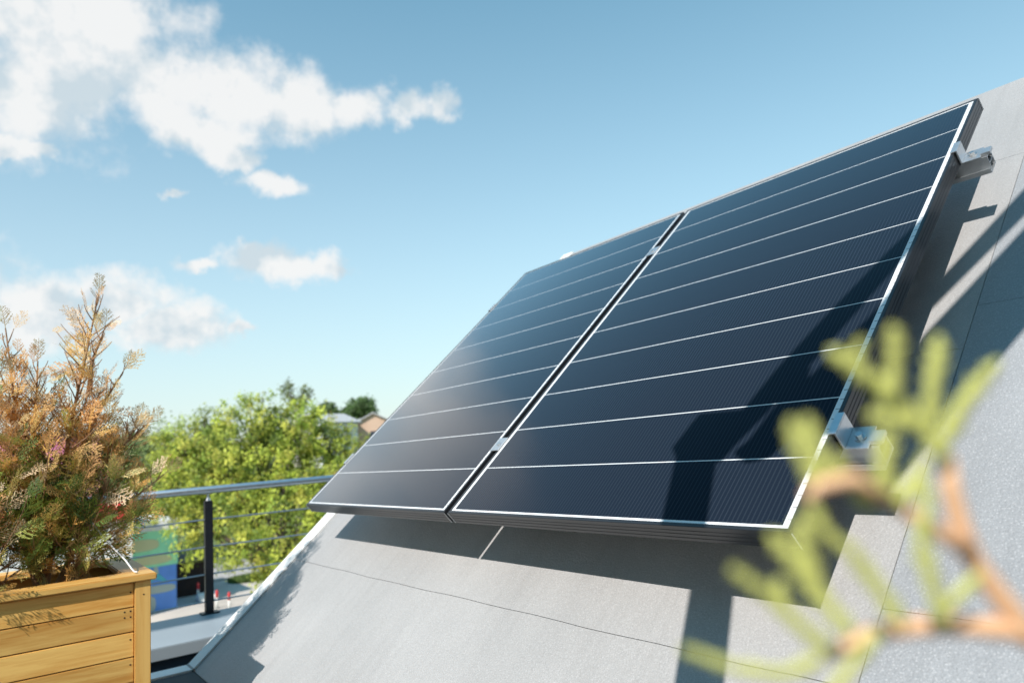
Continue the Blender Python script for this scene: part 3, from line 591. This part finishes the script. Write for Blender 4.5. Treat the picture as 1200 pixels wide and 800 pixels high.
# ------------------------------------------------------------------ foreground twig on its own potted plant
TW = [["s", [[1.5716, -0.7699, 0.0936, 0.00346], [1.5657, -0.7796, 0.102, 0.00328], [1.5622, -0.7859, 0.109, 0.00328], [1.5592, -0.7922, 0.1192, 0.0031], [1.5571, -0.7967, 0.1271, 0.00291], [1.5566, -0.7996, 0.1359, 0.00273], [1.5567, -0.8016, 0.1446, 0.00255], [1.5572, -0.803, 0.1532, 0.00237]]], ["s", [[1.5657, -0.7796, 0.102, 0.0031], [1.5607, -0.7876, 0.1085, 0.0031], [1.5532, -0.798, 0.1107, 0.00291], [1.546, -0.8075, 0.1114, 0.00273], [1.5385, -0.817, 0.1104, 0.00237], [1.5311, -0.8254, 0.1056, 0.002]]], ["s", [[1.5583, -0.8014, 0.1299, 0.0025], [1.5541, -0.8083, 0.1358, 0.00232], [1.5504, -0.8144, 0.141, 0.00215], [1.5481, -0.8182, 0.1447, 0.00197]]], ["g", [[1.5587, -0.8063, 0.1524, 0.00191], [1.5567, -0.8107, 0.1601, 0.00204], [1.5539, -0.816, 0.1669, 0.00204], [1.551, -0.8213, 0.173, 0.00191], [1.5485, -0.8256, 0.1772, 0.00163], [1.5459, -0.83, 0.1814, 0.00109]]], ["g", [[1.5544, -0.8212, 0.168, 0.0016], [1.5561, -0.8209, 0.1762, 0.00174], [1.5574, -0.8208, 0.1824, 0.0016], [1.5574, -0.8215, 0.1855, 0.00107]]], ["g", [[1.5567, -0.8078, 0.161, 0.00193], [1.5585, -0.8077, 0.1706, 0.00193], [1.5605, -0.8069, 0.1779, 0.00179], [1.5615, -0.8067, 0.1826, 0.00124]]], ["g", [[1.5573, -0.8036, 0.1565, 0.00208], [1.5613, -0.8004, 0.1647, 0.00222], [1.5658, -0.7963, 0.1718, 0.0018], [1.5688, -0.7933, 0.1758, 0.00111]]], ["g", [[1.5565, -0.8146, 0.1614, 0.00162], [1.5531, -0.8197, 0.1639, 0.00175], [1.55, -0.8239, 0.1649, 0.00108]]], ["g", [[1.5519, -0.8233, 0.1725, 0.00121], [1.5496, -0.8276, 0.1781, 0.00135], [1.5517, -0.8261, 0.1831, 0.00094]]], ["s", [[1.5532, -0.8282, 0.1452, 0.00169], [1.5492, -0.8347, 0.1507, 0.00202], [1.5441, -0.8411, 0.1497, 0.00202], [1.5418, -0.8434, 0.1466, 0.00152]]], ["g", [[1.5441, -0.841, 0.1493, 0.00154], [1.5431, -0.8436, 0.1545, 0.00154], [1.5425, -0.8458, 0.1607, 0.00154], [1.5426, -0.8466, 0.1647, 0.00116]]], ["g", [[1.5448, -0.8403, 0.1503, 0.00141], [1.5453, -0.8416, 0.1583, 0.00154], [1.5449, -0.8434, 0.1634, 0.00129], [1.5448, -0.8439, 0.1654, 0.00077]]], ["g", [[1.5474, -0.8371, 0.151, 0.00141], [1.5476, -0.838, 0.156, 0.00116]]], ["g", [[1.5509, -0.8255, 0.1449, 0.0017], [1.5479, -0.8296, 0.1453, 0.00184], [1.5481, -0.8306, 0.1504, 0.00157]]], ["g", [[1.5506, -0.8227, 0.145, 0.00186], [1.5513, -0.8237, 0.1528, 0.00212], [1.5527, -0.8231, 0.1579, 0.00172], [1.5526, -0.8238, 0.1604, 0.00106]]], ["g", [[1.551, -0.8196, 0.1432, 0.00174], [1.5551, -0.8156, 0.149, 0.0016], [1.5569, -0.8144, 0.1534, 0.00094]]], ["g", [[1.5421, -0.8429, 0.1466, 0.00129], [1.5431, -0.84, 0.1394, 0.00141], [1.5448, -0.8366, 0.1351, 0.00103]]], ["g", [[1.5451, -0.8369, 0.1151, 0.00151], [1.5431, -0.841, 0.1213, 0.00164], [1.5415, -0.8443, 0.1264, 0.00176], [1.5397, -0.8484, 0.1336, 0.00164], [1.5376, -0.8525, 0.1392, 0.00113]]], ["g", [[1.5412, -0.8422, 0.1251, 0.00152], [1.5411, -0.8449, 0.136, 0.00165], [1.5413, -0.8462, 0.142, 0.00114]]], ["g", [[1.5415, -0.8408, 0.1116, 0.00151], [1.5383, -0.8464, 0.1179, 0.00164], [1.5353, -0.8521, 0.1252, 0.00151], [1.532, -0.8577, 0.1306, 0.00113], [1.5308, -0.8597, 0.1325, 0.00076]]], ["g", [[1.5355, -0.8493, 0.1238, 0.00127], [1.5356, -0.8499, 0.1267, 0.00114], [1.5363, -0.8494, 0.1287, 0.00063]]], ["g", [[1.5402, -0.8423, 0.1107, 0.00151], [1.5342, -0.8492, 0.1075, 0.00151], [1.5274, -0.8587, 0.11, 0.00126], [1.5226, -0.8659, 0.1139, 0.00101], [1.521, -0.8682, 0.1151, 0.00063]]], ["g", [[1.5508, -0.8241, 0.1152, 0.00154], [1.5486, -0.8291, 0.1245, 0.0018], [1.5467, -0.8334, 0.1318, 0.00154], [1.5456, -0.8359, 0.136, 0.0009]]], ["g", [[1.5569, -0.8161, 0.115, 0.00154], [1.5564, -0.8187, 0.1236, 0.0018], [1.5562, -0.8214, 0.1337, 0.0018], [1.5581, -0.8209, 0.1415, 0.00129]]], ["g", [[1.547, -0.8289, 0.1146, 0.00154], [1.5406, -0.835, 0.1053, 0.00167], [1.5363, -0.8387, 0.0978, 0.00129]]], ["g", [[1.5581, -0.8186, 0.1413, 0.00155], [1.5582, -0.8205, 0.1494, 0.00117]]], ["g", [[1.5613, -0.804, 0.1251, 0.00133], [1.5567, -0.8088, 0.1198, 0.00159], [1.5533, -0.8119, 0.115, 0.00106]]]]
fg_root = Vector((1.72, -.62, FZ))
fg = empty('potted_conifer', fg_root, label='blurred green and orange conifer twig close in the right foreground', cat='plant')
pt = MB(); prof_ = [(.085, 0), (.11, .17), (.118, .17), (.118, .19), (.105, .19), (.10, .165)]
nseg = 28; vs = [(r_ * math.cos(2 * math.pi * k / nseg), r_ * math.sin(2 * math.pi * k / nseg), z) for r_, z in prof_ for k in range(nseg)]
pt.add(vs, [(i * nseg + k, i * nseg + (k + 1) % nseg, (i + 1) * nseg + (k + 1) % nseg, (i + 1) * nseg + k) for i in range(len(prof_) - 1) for k in range(nseg)] + [tuple(range(nseg))[::-1], tuple(range((len(prof_) - 1) * nseg, len(prof_) * nseg))])
pt.build('pot', mat('terracotta_pot', (.35, .15, .08), .8, noise_amt=.15, noise_scale=12), fg)
sb, gb = MB(), MB()
fwn = fw
def rel(p): return (p[0] - fg_root.x, p[1] - fg_root.y, p[2] - fg_root.z)
first = None
for kind, pts in TW:
    P = [Vector(rel(p)) for p in pts]; W_ = [p[3] for p in pts]
    if kind == 's':
        if first is None: first = P[0]
        sb.tube(P, [w * .9 for w in W_], 12)
    else:
        # overlapping scale leaves: a lumpy flattened shoot with rounded tip and short side scales
        Q, WW = [], []
        for i in range(len(P) - 1):
            for k in range(5):
                t = k / 5; Q.append(P[i] * (1 - t) + P[i + 1] * t); WW.append((W_[i] * (1 - t) + W_[i + 1] * t) * (.84 + .20 * math.sin(k / 5 * math.pi)))
        Q.append(P[-1]); WW.append(W_[-1]); d = (P[-1] - P[-2]).normalized(); Q.append(P[-1] + d * W_[-1] * .8); WW.append(W_[-1] * .55)
        gb.tube(Q, WW, 12, flat=-fwn)
        for i in range(2, len(Q) - 3, 3):
            d = (Q[i + 1] - Q[i]).normalized(); sd = d.cross(-fwn).normalized()
            for s_ in (-1, 1):
                b_ = Q[i]; tip = b_ + d * WW[i] * 1.5 + sd * s_ * WW[i] * 1.5
                gb.tube([b_ + sd * s_ * WW[i] * .3, (b_ + tip) / 2 + sd * s_ * WW[i] * .25, tip], [WW[i] * .5, WW[i] * .42, WW[i] * .12], 8, flat=-fwn)
# stem running out of view down to the pot
sb.tube([first, first + Vector((.05, -.01, -.05)), Vector((.10, -.02, .32)), Vector((.04, -.01, .2)), Vector((0, 0, .12))], [.0062, .0066, .008, .009, .010], 10)
M_tg = mat('fresh_scale_leaves', (.66, .68, .20), .6, trans=.15, noise_amt=.38, noise_scale=90)
M_ts = mat('young_orange_stem', (.90, .55, .32), .6, trans=.05, noise_amt=.15, noise_scale=60)
sb.build('stem', M_ts, fg, smooth=True); gb.build('foliage', M_tg, fg, smooth=True)

# ------------------------------------------------------------------ unseen parasol-like shadow caster behind the camera, outline shaped from the shadows it throws
par = empty('parasol_shadow_caster', (1.272, -1.08, FZ), label='unseen shadow caster in the form of a folded parasol beside the roof slope', cat='parasol')
def lean(u, v, d):                       # the boom leans out over the slope, which sharpens its shadow
    k = .9 if v > 1.75 else 0.0
    t = .22 / .6596 if k == 0 else max(.22 / .6596, (.22 + k * (v - 1.75)) / (.6596 + .6915 * k))
    x, y, z = u - S.x * t, -1.3 - S.y * t, v - S.z * t
    return (x - 1.272, y + 1.08 + d, z - FZ)
def yz(y0, y1, poly, name, m_, bevel=.002):
    mb = MB().prism(poly, y0, y1, lean); return mb.build(name, m_, par, bevel=bevel)
yz(-.02, .02, [(1.327, FZ + .251), (1.415, FZ + .251), (1.413, 1.60), (1.327, 1.66)], 'post', M_post)
yz(-.021, .021, [(1.312, 1.68), (1.350, 1.787), (1.46, 1.787), (1.50, 1.84), (1.53, 1.80), (1.46, 1.66), (1.44, 1.61), (1.33, 1.63)], 'caster_knuckle', M_post)
yz(-.008, .008, [(1.46, 1.79), (1.535, 1.98), (1.64, 2.21), (1.79, 2.52), (1.925, 2.78), (2.17, 3.28), (2.52, 3.98), (2.58, 3.95), (2.14, 3.07), (1.865, 2.55), (1.60, 1.95), (1.53, 1.81)], 'caster_boom', M_post)
yz(-.01, .01, [(1.54, 1.82), (1.57, 1.97), (1.61, 1.96), (1.60, 1.85)], 'caster_bracket', M_post)
M_cloth = mat('caster_cloth', (.25, .25, .26), .9, noise_amt=.15, noise_scale=6)
yz(-.012, .012, [(1.458, 1.63), (1.49, 1.59), (1.535, 1.605), (1.585, 1.69), (1.70, 1.675), (1.80, 1.89), (2.02, 2.35), (2.48, 3.28), (2.29, 3.36), (2.112, 2.955), (1.84, 2.415), (1.74, 2.175), (1.60, 1.90), (1.535, 1.80), (1.485, 1.668)], 'caster_canopy', M_cloth, .006)
box_obj('base_plate', (-.25, -.25, 0), (.25, .25, .02), M_post, par, bevel=.004)

# ------------------------------------------------------------------ unseen tall blocks added to cut the sky light
M_blocker = mat('blocker_dark_metal', (.05, .052, .056), .5, noise_amt=.1, noise_scale=2)
tw = empty('sky_blocker_right', (6.0, -1, -7), label='unseen tall dark block right of the sloping roof, added to cut sky light', cat='tower')
box_obj('wall', (-1.0, -5.0, 0), (3, 5.5, 12.6), M_blocker, tw); box_obj('roof', (-1.15, -5.15, 12.6), (3.15, 5.65, 12.8), M_post, tw)
box_obj('door', (-1.05, -2.6, 6.45), (-1.003, -1.7, 8.5), M_post, tw)
for zz in (7.5, 10.2): box_obj('window', (-1.03, .8, zz), (-1.003, 2.2, zz + 1.2), mat('blocker_glass_right', (.03, .04, .05), .1), tw)
nb = empty('sky_blocker_back', (-5, -9, -7), label='unseen tall dark block behind the terrace, added to cut sky light', cat='building')  # second unseen block, added to deepen the shade on the roof
box_obj('wall', (-8, -3, 0), (5.6, 2, 13.6), M_blocker, nb); box_obj('roof', (-8.15, -3.15, 13.6), (5.75, 2.15, 13.8), M_post, nb)
for i in range(4):
    for j in range(3): box_obj('window', (-6.8 + i * 3.1, 2.002, 2 + j * 3.8), (-5.2 + i * 3.1, 2.04, 4 + j * 3.8), mat('blocker_glass_back', (.03, .04, .05), .1) if i + j == 0 else bpy.data.materials['blocker_glass_back'], nb)

# ------------------------------------------------------------------ trees
def crown(rs, lobes, clumps, leaves, leaf, cols, csize=.42, flat=1.0):
    """lobes: (x,y,z,r) ; returns arrays of quads"""
    Vs, Cs = [], []
    cols = np.array(cols)
    for lx, ly, lz, lr in lobes:
        nc = max(6, int(clumps * lr * lr / 4))
        d = rs.normal(0, 1, (nc, 3)); d /= np.linalg.norm(d, axis=1)[:, None]; rr = lr * rs.uniform(.45, 1.08, (nc, 1)) ** .8
        cc = np.array([lx, ly, lz]) + d * rr * np.array([1, 1, flat])
        for c, dd in zip(cc, d):
            sz = csize * rs.uniform(.6, 1.3); nl = max(8, int(leaves * rs.uniform(.6, 1.3)))
            p = c + rs.normal(0, 1, (nl, 3)) * np.array([sz * .55, sz * .55, sz * .62])
            n = rs.normal(0, .6, (nl, 3)) + dd * .5 + np.array([.35, -.7, .65]); n /= np.linalg.norm(n, axis=1)[:, None]
            a = np.cross(n, rs.normal(0, 1, (nl, 3))); a /= np.linalg.norm(a, axis=1)[:, None]; b = np.cross(n, a)
            s = (leaf * rs.uniform(.6, 1.35, (nl, 1)))
            Vs.append(np.stack([p - a * s, p - b * s * .55, p + a * s, p + b * s * .55], 1))
            base = cols[rs.randint(len(cols))]; Cs.append(np.clip(base[None] * rs.uniform(.5, 1.4) * (1 + rs.normal(0, .16, (nl, 1))), .01, .8))
    V = np.concatenate(Vs); return V.reshape(-1, 3), np.arange(V.shape[0] * 4).reshape(-1, 4), np.concatenate(Cs)
LOB = [[-32.3743, 9.4462, 0.3135, 3.133], [-33.7061, 7.8679, -0.3296, 2.731], [-33.5142, 6.5235, -0.5975, 1.869], [-32.219, 11.4221, -0.1626, 2.979], [-32.149, 13.3307, -0.8192, 2.471], [-31.5965, 7.7458, -2.1945, 2.264], [-29.2595, 9.219, -2.5696, 2.41], [-29.1838, 11.0682, -2.95, 2.641], [-33.7041, 7.4317, 1.4894, 1.446], [-29.9958, 13.1985, -2.4077, 2.41], [-29.0006, 13.2901, -4.2945, 2.337], [-32.0568, 11.206, 1.6083, 1.655], [-32.3212, 9.1461, 1.8431, 1.526], [-34.5818, 6.3898, 1.0729, 1.205], [-35.1453, 6.1272, -0.8785, 1.084], [-30.3331, 9.8404, -4.0605, 1.434], [-28.7514, 11.9464, -4.257, 1.698], [-32.2551, 6.9421, -2.4165, 0.755], [-32.3852, 12.6024, 0.9253, 1.448]]
def tree(name, lobes, foot, seed, label, clumps, leaves, leaf, cols, csize=.42, trunk_r=.28, group=None, cat='tree', limbs=None):
    rs_ = np.random.RandomState(seed); foot = Vector(foot)
    root = empty(name, foot, label=label, cat=cat, group=group)
    rel_ = [(l[0] - foot.x, l[1] - foot.y, l[2] - foot.z, l[3]) for l in lobes]
    V, F, C_ = crown(rs_, rel_, clumps, leaves, leaf, cols, csize); leaf_mesh('crown', V, F, C_, M_leaf, root)
    top = max(l[2] for l in rel_); mb = MB(); fork = Vector((0, 0, top * .3))
    mb.tube([(0, 0, -.3), (.05, 0, top * .15), tuple(fork)], [trunk_r * 1.3, trunk_r, trunk_r * .8], 12)
    for l in rel_:
        e = Vector(l[:3]); mid = fork.lerp(e, .5) + Vector(rs_.normal(0, .3, 3)); mb.tube([fork, mid, e], [trunk_r * .55, trunk_r * .3, trunk_r * .1], 7)
        for _ in range(7):
            dd = Vector(rs_.normal(0, 1, 3)).normalized() * l[3] * .85; mb.tube([mid.lerp(e, .7), e + dd * .5, e + dd], [trunk_r * .16, trunk_r * .08, trunk_r * .03], 5)
    mb.build('trunk', M_trunk, root, smooth=True); return root
c_main = [(.37, .44, .055), (.46, .50, .07), (.25, .33, .045), (.50, .48, .08), (.17, .23, .035), (.41, .46, .06)]
c_yel = [(.44, .46, .08), (.50, .42, .11), (.34, .39, .06), (.54, .43, .14), (.22, .28, .04)]
main_l = [LOB[i] for i in range(len(LOB)) if i not in (4, 9, 10, 16, 18)]
side_l = [LOB[i] for i in (4, 9, 10, 16, 18)]
tree('broadleaf_tree', main_l, (-29.0, 9.3, -7), 3, 'large bright green broadleaf tree behind the cable railing', 118, 50, .066, c_main, .27)
tree('broadleaf_tree', side_l, (-29.0, 14.6, -7), 4, 'yellowish green tree directly behind the left edge of the left panel', 118, 50, .066, c_yel, .27)
c_far = [(.24, .30, .10), (.28, .33, .12), (.20, .26, .09)]
# hazy trees left of the big one
tree('broadleaf_tree', [(-57.3, 10.2, 1.9, 1.9), (-57.3, 8.6, 1.0, 2.0), (-56.5, 12.0, .6, 2.2), (-57, 9.5, -1.5, 2.6)], (-57.3, 10.0, -7), 8, 'dull green tree rising left of the big tree crown', 70, 26, .14, c_far, .5)
tree('broadleaf_tree', [(-77.5, 10.9, 1.7, 2.2), (-77, 8.2, 1.0, 2.5), (-78, 13.5, 1.3, 2.4), (-77, 5.5, .6, 2.4)], (-77.5, 9.8, hgt(-77.5, 9.8)), 9, 'low dark tree behind the right tip of the conifer shrub', 60, 22, .18, [(.07, .11, .035), (.09, .13, .045)], .6)
# tall bare trunk with a few twigs
bt = empty('pollarded_tree', (-54.7, 19.75, -7), label='tall pale trunk with sparse twigs poking above the big tree', cat='tree')
mb = MB(); mb.tube([(0, 0, -.2), (.05, 0, 6), (0, 0, 11.5)], [.55, .48, .40], 14); mb.build('trunk', M_birch, bt, smooth=True)
mb = MB(); rs2 = np.random.RandomState(21); tips = []
for k in range(16):
    a = rs2.uniform(0, 6.28); L_ = rs2.uniform(.9, 2.4); b0 = Vector((0, 0, rs2.uniform(10.2, 11.5))); d = Vector((math.cos(a) * .6, math.sin(a) * .6, 1)).normalized()
    e = b0 + d * L_ + Vector(rs2.normal(0, .15, 3)); mb.tube([b0, b0.lerp(e, .5) + Vector((0, 0, .1)), e], [.07, .045, .02], 6); tips.append(e)
mb.build('branch', M_trunk, bt)
V, F, C_ = crown(rs2, [(t_[0], t_[1], t_[2], .45) for t_ in tips], 100, 9, .10, [(.13, .17, .05), (.18, .20, .07)], .28); leaf_mesh('crown', V, F, C_, M_leaf, bt)
# hill trees
def far_tree(name, x, y, h, r_, seed, label, cols=c_far, group='trees on the far hill'):
    z = hgt(x, y); rr = random.Random(seed); l = [(x + rr.uniform(-.5, .5) * r_, y + rr.uniform(-.5, .5) * r_, z + h - r_ * rr.uniform(.55, .9), r_ * rr.uniform(.45, .7)) for _ in range(7)]
    return tree(name, l, (x, y, z), seed, label, 50, 20, .26, cols, .55 * max(r_ / 3, .6), .25, group)
far_tree('broadleaf_tree', -136.9, 56.5, 10.4 - hgt(-136.9, 56.5) + 1.2, 2.9, 31, 'small round tree on the skyline left of the peach house', [(.10, .15, .05)])
far_tree('broadleaf_tree', -142.9, 67.2, 13.0 - hgt(-142.9, 67.2), 3.3, 32, 'round green tree on the skyline behind the peach house roof', [(.09, .15, .045)])
far_tree('broadleaf_tree', -143.5, 63.6, 11.6 - hgt(-143.5, 63.6), 2.5, 33, 'smaller of two skyline trees above the peach house', [(.09, .15, .045)])
rr = random.Random(77); k = 0
for i in range(34):
    an = R(-100 + 70 * i / 33) ; dd = rr.uniform(105, 190)
    x, y = dd * math.sin(an), dd * math.cos(an)
    if -69 < math.degrees(an) < -60: continue
    far_tree('broadleaf_tree', x, y, rr.uniform(4, 6.5), rr.uniform(3, 4.5), 200 + i, 'distant green tree in the treeline along the hill', c_far)

# ------------------------------------------------------------------ buildings and street things
M_peach = mat('peach_plaster', (.62, .42, .31), .9, noise_amt=.08, noise_scale=.6)
M_rooft = mat('grey_fibre_cement_roof', (.46, .45, .45), .8, noise_amt=.12, noise_scale=1)
M_white = mat('white_plaster', (.74, .73, .70), .85, noise_amt=.05, noise_scale=.8)
M_glass = mat('window_glass', (.04, .05, .07), .12)
def house(name, loc, rz, w, d, h, rh, wm, label, nwin=2):
    """w along local x (gable side), d along local y"""
    root = empty(name, loc, (0, 0, rz), label=label, cat='house')
    body = MB().prism([(-w / 2, -9), (w / 2, -9), (w / 2, h), (0, h + rh), (-w / 2, h)], -d / 2, d / 2, lambda u, v, q: (u, q, v)); body.build('wall', wm, root)
    rf = MB(); sl = math.hypot(w / 2, rh); ov = .5
    for s_ in (-1, 1):
        rf.prism([(s_ * (w / 2 + ov), h - ov * rh / (w / 2) + .02), (0, h + rh + .02), (0, h + rh + .24), (s_ * (w / 2 + ov), h - ov * rh / (w / 2) + .24)], -d / 2 - ov, d / 2 + ov, lambda u, v, q: (u, q, v))
    rf.build('roof', M_rooft, root)
    for i in range(nwin):
        for s_ in (-1, 1):
            y_ = s_ * (d / 2 + .02); x_ = (-w / 4 + i * w / 2) if nwin > 1 else 0
            wn = box_obj('window', (x_ - .6, min(y_, y_ - s_ * .1), h - 2.2), (x_ + .6, max(y_, y_ - s_ * .1), h - .8), M_glass, root)
            box_obj('frame', (x_ - .68, y_ + s_ * .002 if s_ > 0 else y_ - .05, h - 2.3), (x_ + .68, y_ + .05 if s_ > 0 else y_ - .002, h - 2.205), M_white, wn)
    return root
house('peach_house', (-118.0, 57.2, 2.0), R(64), 9.0, 12, 3.2, 2.3, M_peach, 'peach plastered house with grey gable roof on the hill', 1)
house('white_house', (-114, 46.2, 1.8), R(20), 7.5, 8, 4.3, 1.5, M_white, 'white house half hidden behind the big tree on the hill', 2)

# painted kiosk
ks = empty('painted_kiosk', (-43, 4, -7), label='flat roofed kiosk painted green above and blue below beyond the railing', cat='kiosk')
def kp(a, b, name, m_, parent=None, bevel=0): return box_obj(name, (a[0] + 43, a[1] - 4, a[2] + 7), (b[0] + 43, b[1] - 4, b[2] + 7), m_, ks if parent is None else parent, bevel)
M_kb = mat('blue_paint', (.12, .30, .80), .6, noise_amt=.15, noise_scale=1.2); M_kg = mat('sea_green_paint', (.32, .80, .50), .6, noise_amt=.12, noise_scale=1)
M_ky = mat('pale_yellow_paint', (.60, .62, .36), .6); M_kp = mat('pale_grey_green_paint', (.42, .50, .48), .6); M_kc = mat('cyan_paint', (.08, .45, .60), .6); M_ko = mat('orange_paint', (.75, .42, .12), .6)
kp((-46, 1.0, -7), (-40, 7.55, -4.70), 'lower_wall', M_kb); kp((-46, .9, -4.70), (-39.94, 7.60, -2.86), 'upper_wall', M_kg); kp((-46.2, .7, -2.86), (-39.8, 7.65, -2.38), 'roof', M_white)
def blob(name, cy, cz_, ry, rz_, m_, X=-39.985, th=.012):
    n = 28; mb = MB().prism([(cy - 4 + ry * math.copysign(abs(math.cos(t)) ** .7, math.cos(t)), cz_ + 7 + rz_ * math.copysign(abs(math.sin(t)) ** .7, math.sin(t))) for t in [2 * math.pi * k / n for k in range(n)]], X + 43, X + 43 + th, lambda u, v, q: (q, u, v))
    return mb.build(name, m_, ks)
blob('painted_shape', 5.7, -3.55, 1.0, .30, M_ky, -39.935); blob('painted_shape', 6.4, -4.35, .9, .22, M_ky, -39.935)
blob('painted_shape', 6.65, -5.85, .85, .20, M_kp); blob('painted_shape', 6.2, -6.55, .35, .42, M_kp); blob('painted_shape', 4.6, -6.0, .5, .5, M_kp)
for k, (a, m_) in enumerate(((90, M_kp), (215, M_kc), (325, M_kc), (180, M_ko), (150, M_ky))):
    t = R(a); L_ = .62; w_ = .17; c0 = (6.55 - 4, -5.15 + 7); dx, dz = math.cos(t), math.sin(t)
    MB().prism([(c0[0] - dz * w_, c0[1] + dx * w_), (c0[0] + dz * w_, c0[1] - dx * w_), (c0[0] + dx * L_ + dz * .05, c0[1] + dz * L_ - dx * .05), (c0[0] + dx * L_ - dz * .05, c0[1] + dz * L_ + dx * .05)], 3.012 + .002 * k, 3.022 + .002 * k, lambda u, v, q: (q, u, v)).build('painted_shape', m_, ks)
# white building with red fascia
wb = empty('white_shop', (-42, 1.5, -7), label='white shop with red fascia behind the conifer shrub', cat='shop')
box_obj('wall', (-3, -8, 0), (3.2, 3.78, 4.95), M_white, wb); box_obj('fascia', (-3.1, -8.1, 4.95), (3.35, 3.9, 5.80), mat('red_fascia', (.80, .06, .06), .5), wb)
box_obj('door', (3.17, -1.5, 0), (3.23, -.4, 2.2), M_glass, wb); box_obj('window', (3.17, .5, 1), (3.23, 3.0, 2.4), M_glass, wb)
pk = empty('pink_building', (-62, 2, -7), label='pink walled building seen through the conifer shrub', cat='building')
M_pink = mat('pink_panel', (.85, .25, .40), .7, noise_amt=.08, noise_scale=.7)
box_obj('wall', (-5, -9, 0), (4, 4.2, 10.2), M_pink, pk); box_obj('roof', (-5.2, -9.2, 10.2), (4.2, 4.35, 10.45), mat('dark_roof_edge', (.12, .10, .14), .7), pk)
for i in range(4):
    for j in range(2): box_obj('window', (3.97, -8 + i * 3, 2 + j * 3.4), (4.04, -6.5 + i * 3, 3.8 + j * 3.4), M_glass, pk)
# dark shed beside the kiosk
sh = empty('dark_shed', (-45, 8.4, -7), label='dark brown timber shed beside the blue end of the kiosk', cat='shed')
M_shed = mat('dark_brown_boards', (.030, .017, .013), .8, noise_amt=.3, noise_scale=2)
box_obj('wall', (-2, -.83, 0), (1.8, 1.4, 1.9), M_shed, sh)
for i in range(11): box_obj('board', (1.803, -.80 + i * .2, .05), (1.83, -.64 + i * .2, 1.85), M_shed, sh)
box_obj('roof', (-2.1, -.84, 1.9), (2.0, 1.5, 1.97), mat('felt_roof', (.07, .065, .06), .9), sh)
# bollards
M_red = mat('red_paint', (.62, .04, .04), .5)
def bollard():
    root = empty('bollard', (0, 0, 0)); MB().tube([(0, 0, 0), (0, 0, .55)], .06, 14).build('post', M_white, root, smooth=True)
    MB().tube([(0, 0, .55), (0, 0, .86), (0, 0, .92)], [.075, .07, .03], 14).build('red_top', M_red, root, smooth=True)
    MB().tube([(0, 0, 0), (0, 0, .05)], .14, 16).build('foot', M_wall, root); return root
b0 = bollard()
for i, ((x, y), lab) in enumerate((((-41.5, 8.95), 'red topped white bollard nearest the kiosk wall'), ((-40.3, 9.35), 'red topped white bollard beside the white concrete block'), ((-37.8, 9.0), 'red topped white bollard just right of the railing post'), ((-36.5, 9.25), 'red topped white bollard farthest right on the pavement'))):
    o = b0 if i == 0 else copy_tree(b0); o.location = (x, y, -6.97); tag(o, lab, 'bollard', 'bollards on the pavement')
cb = MB(); cb.prism([(-.9, 0), (.9, 0), (.6, .28), (.1, .42), (-.5, .30)], -.5, .5, lambda u, v, d: (u * .7, d, v))
o = cb.build('concrete_block', M_white, bevel=.05); o.location = (-41.0, 9.3, -6.97); tag(o, 'low white concrete block at the foot of the bollards', 'block')
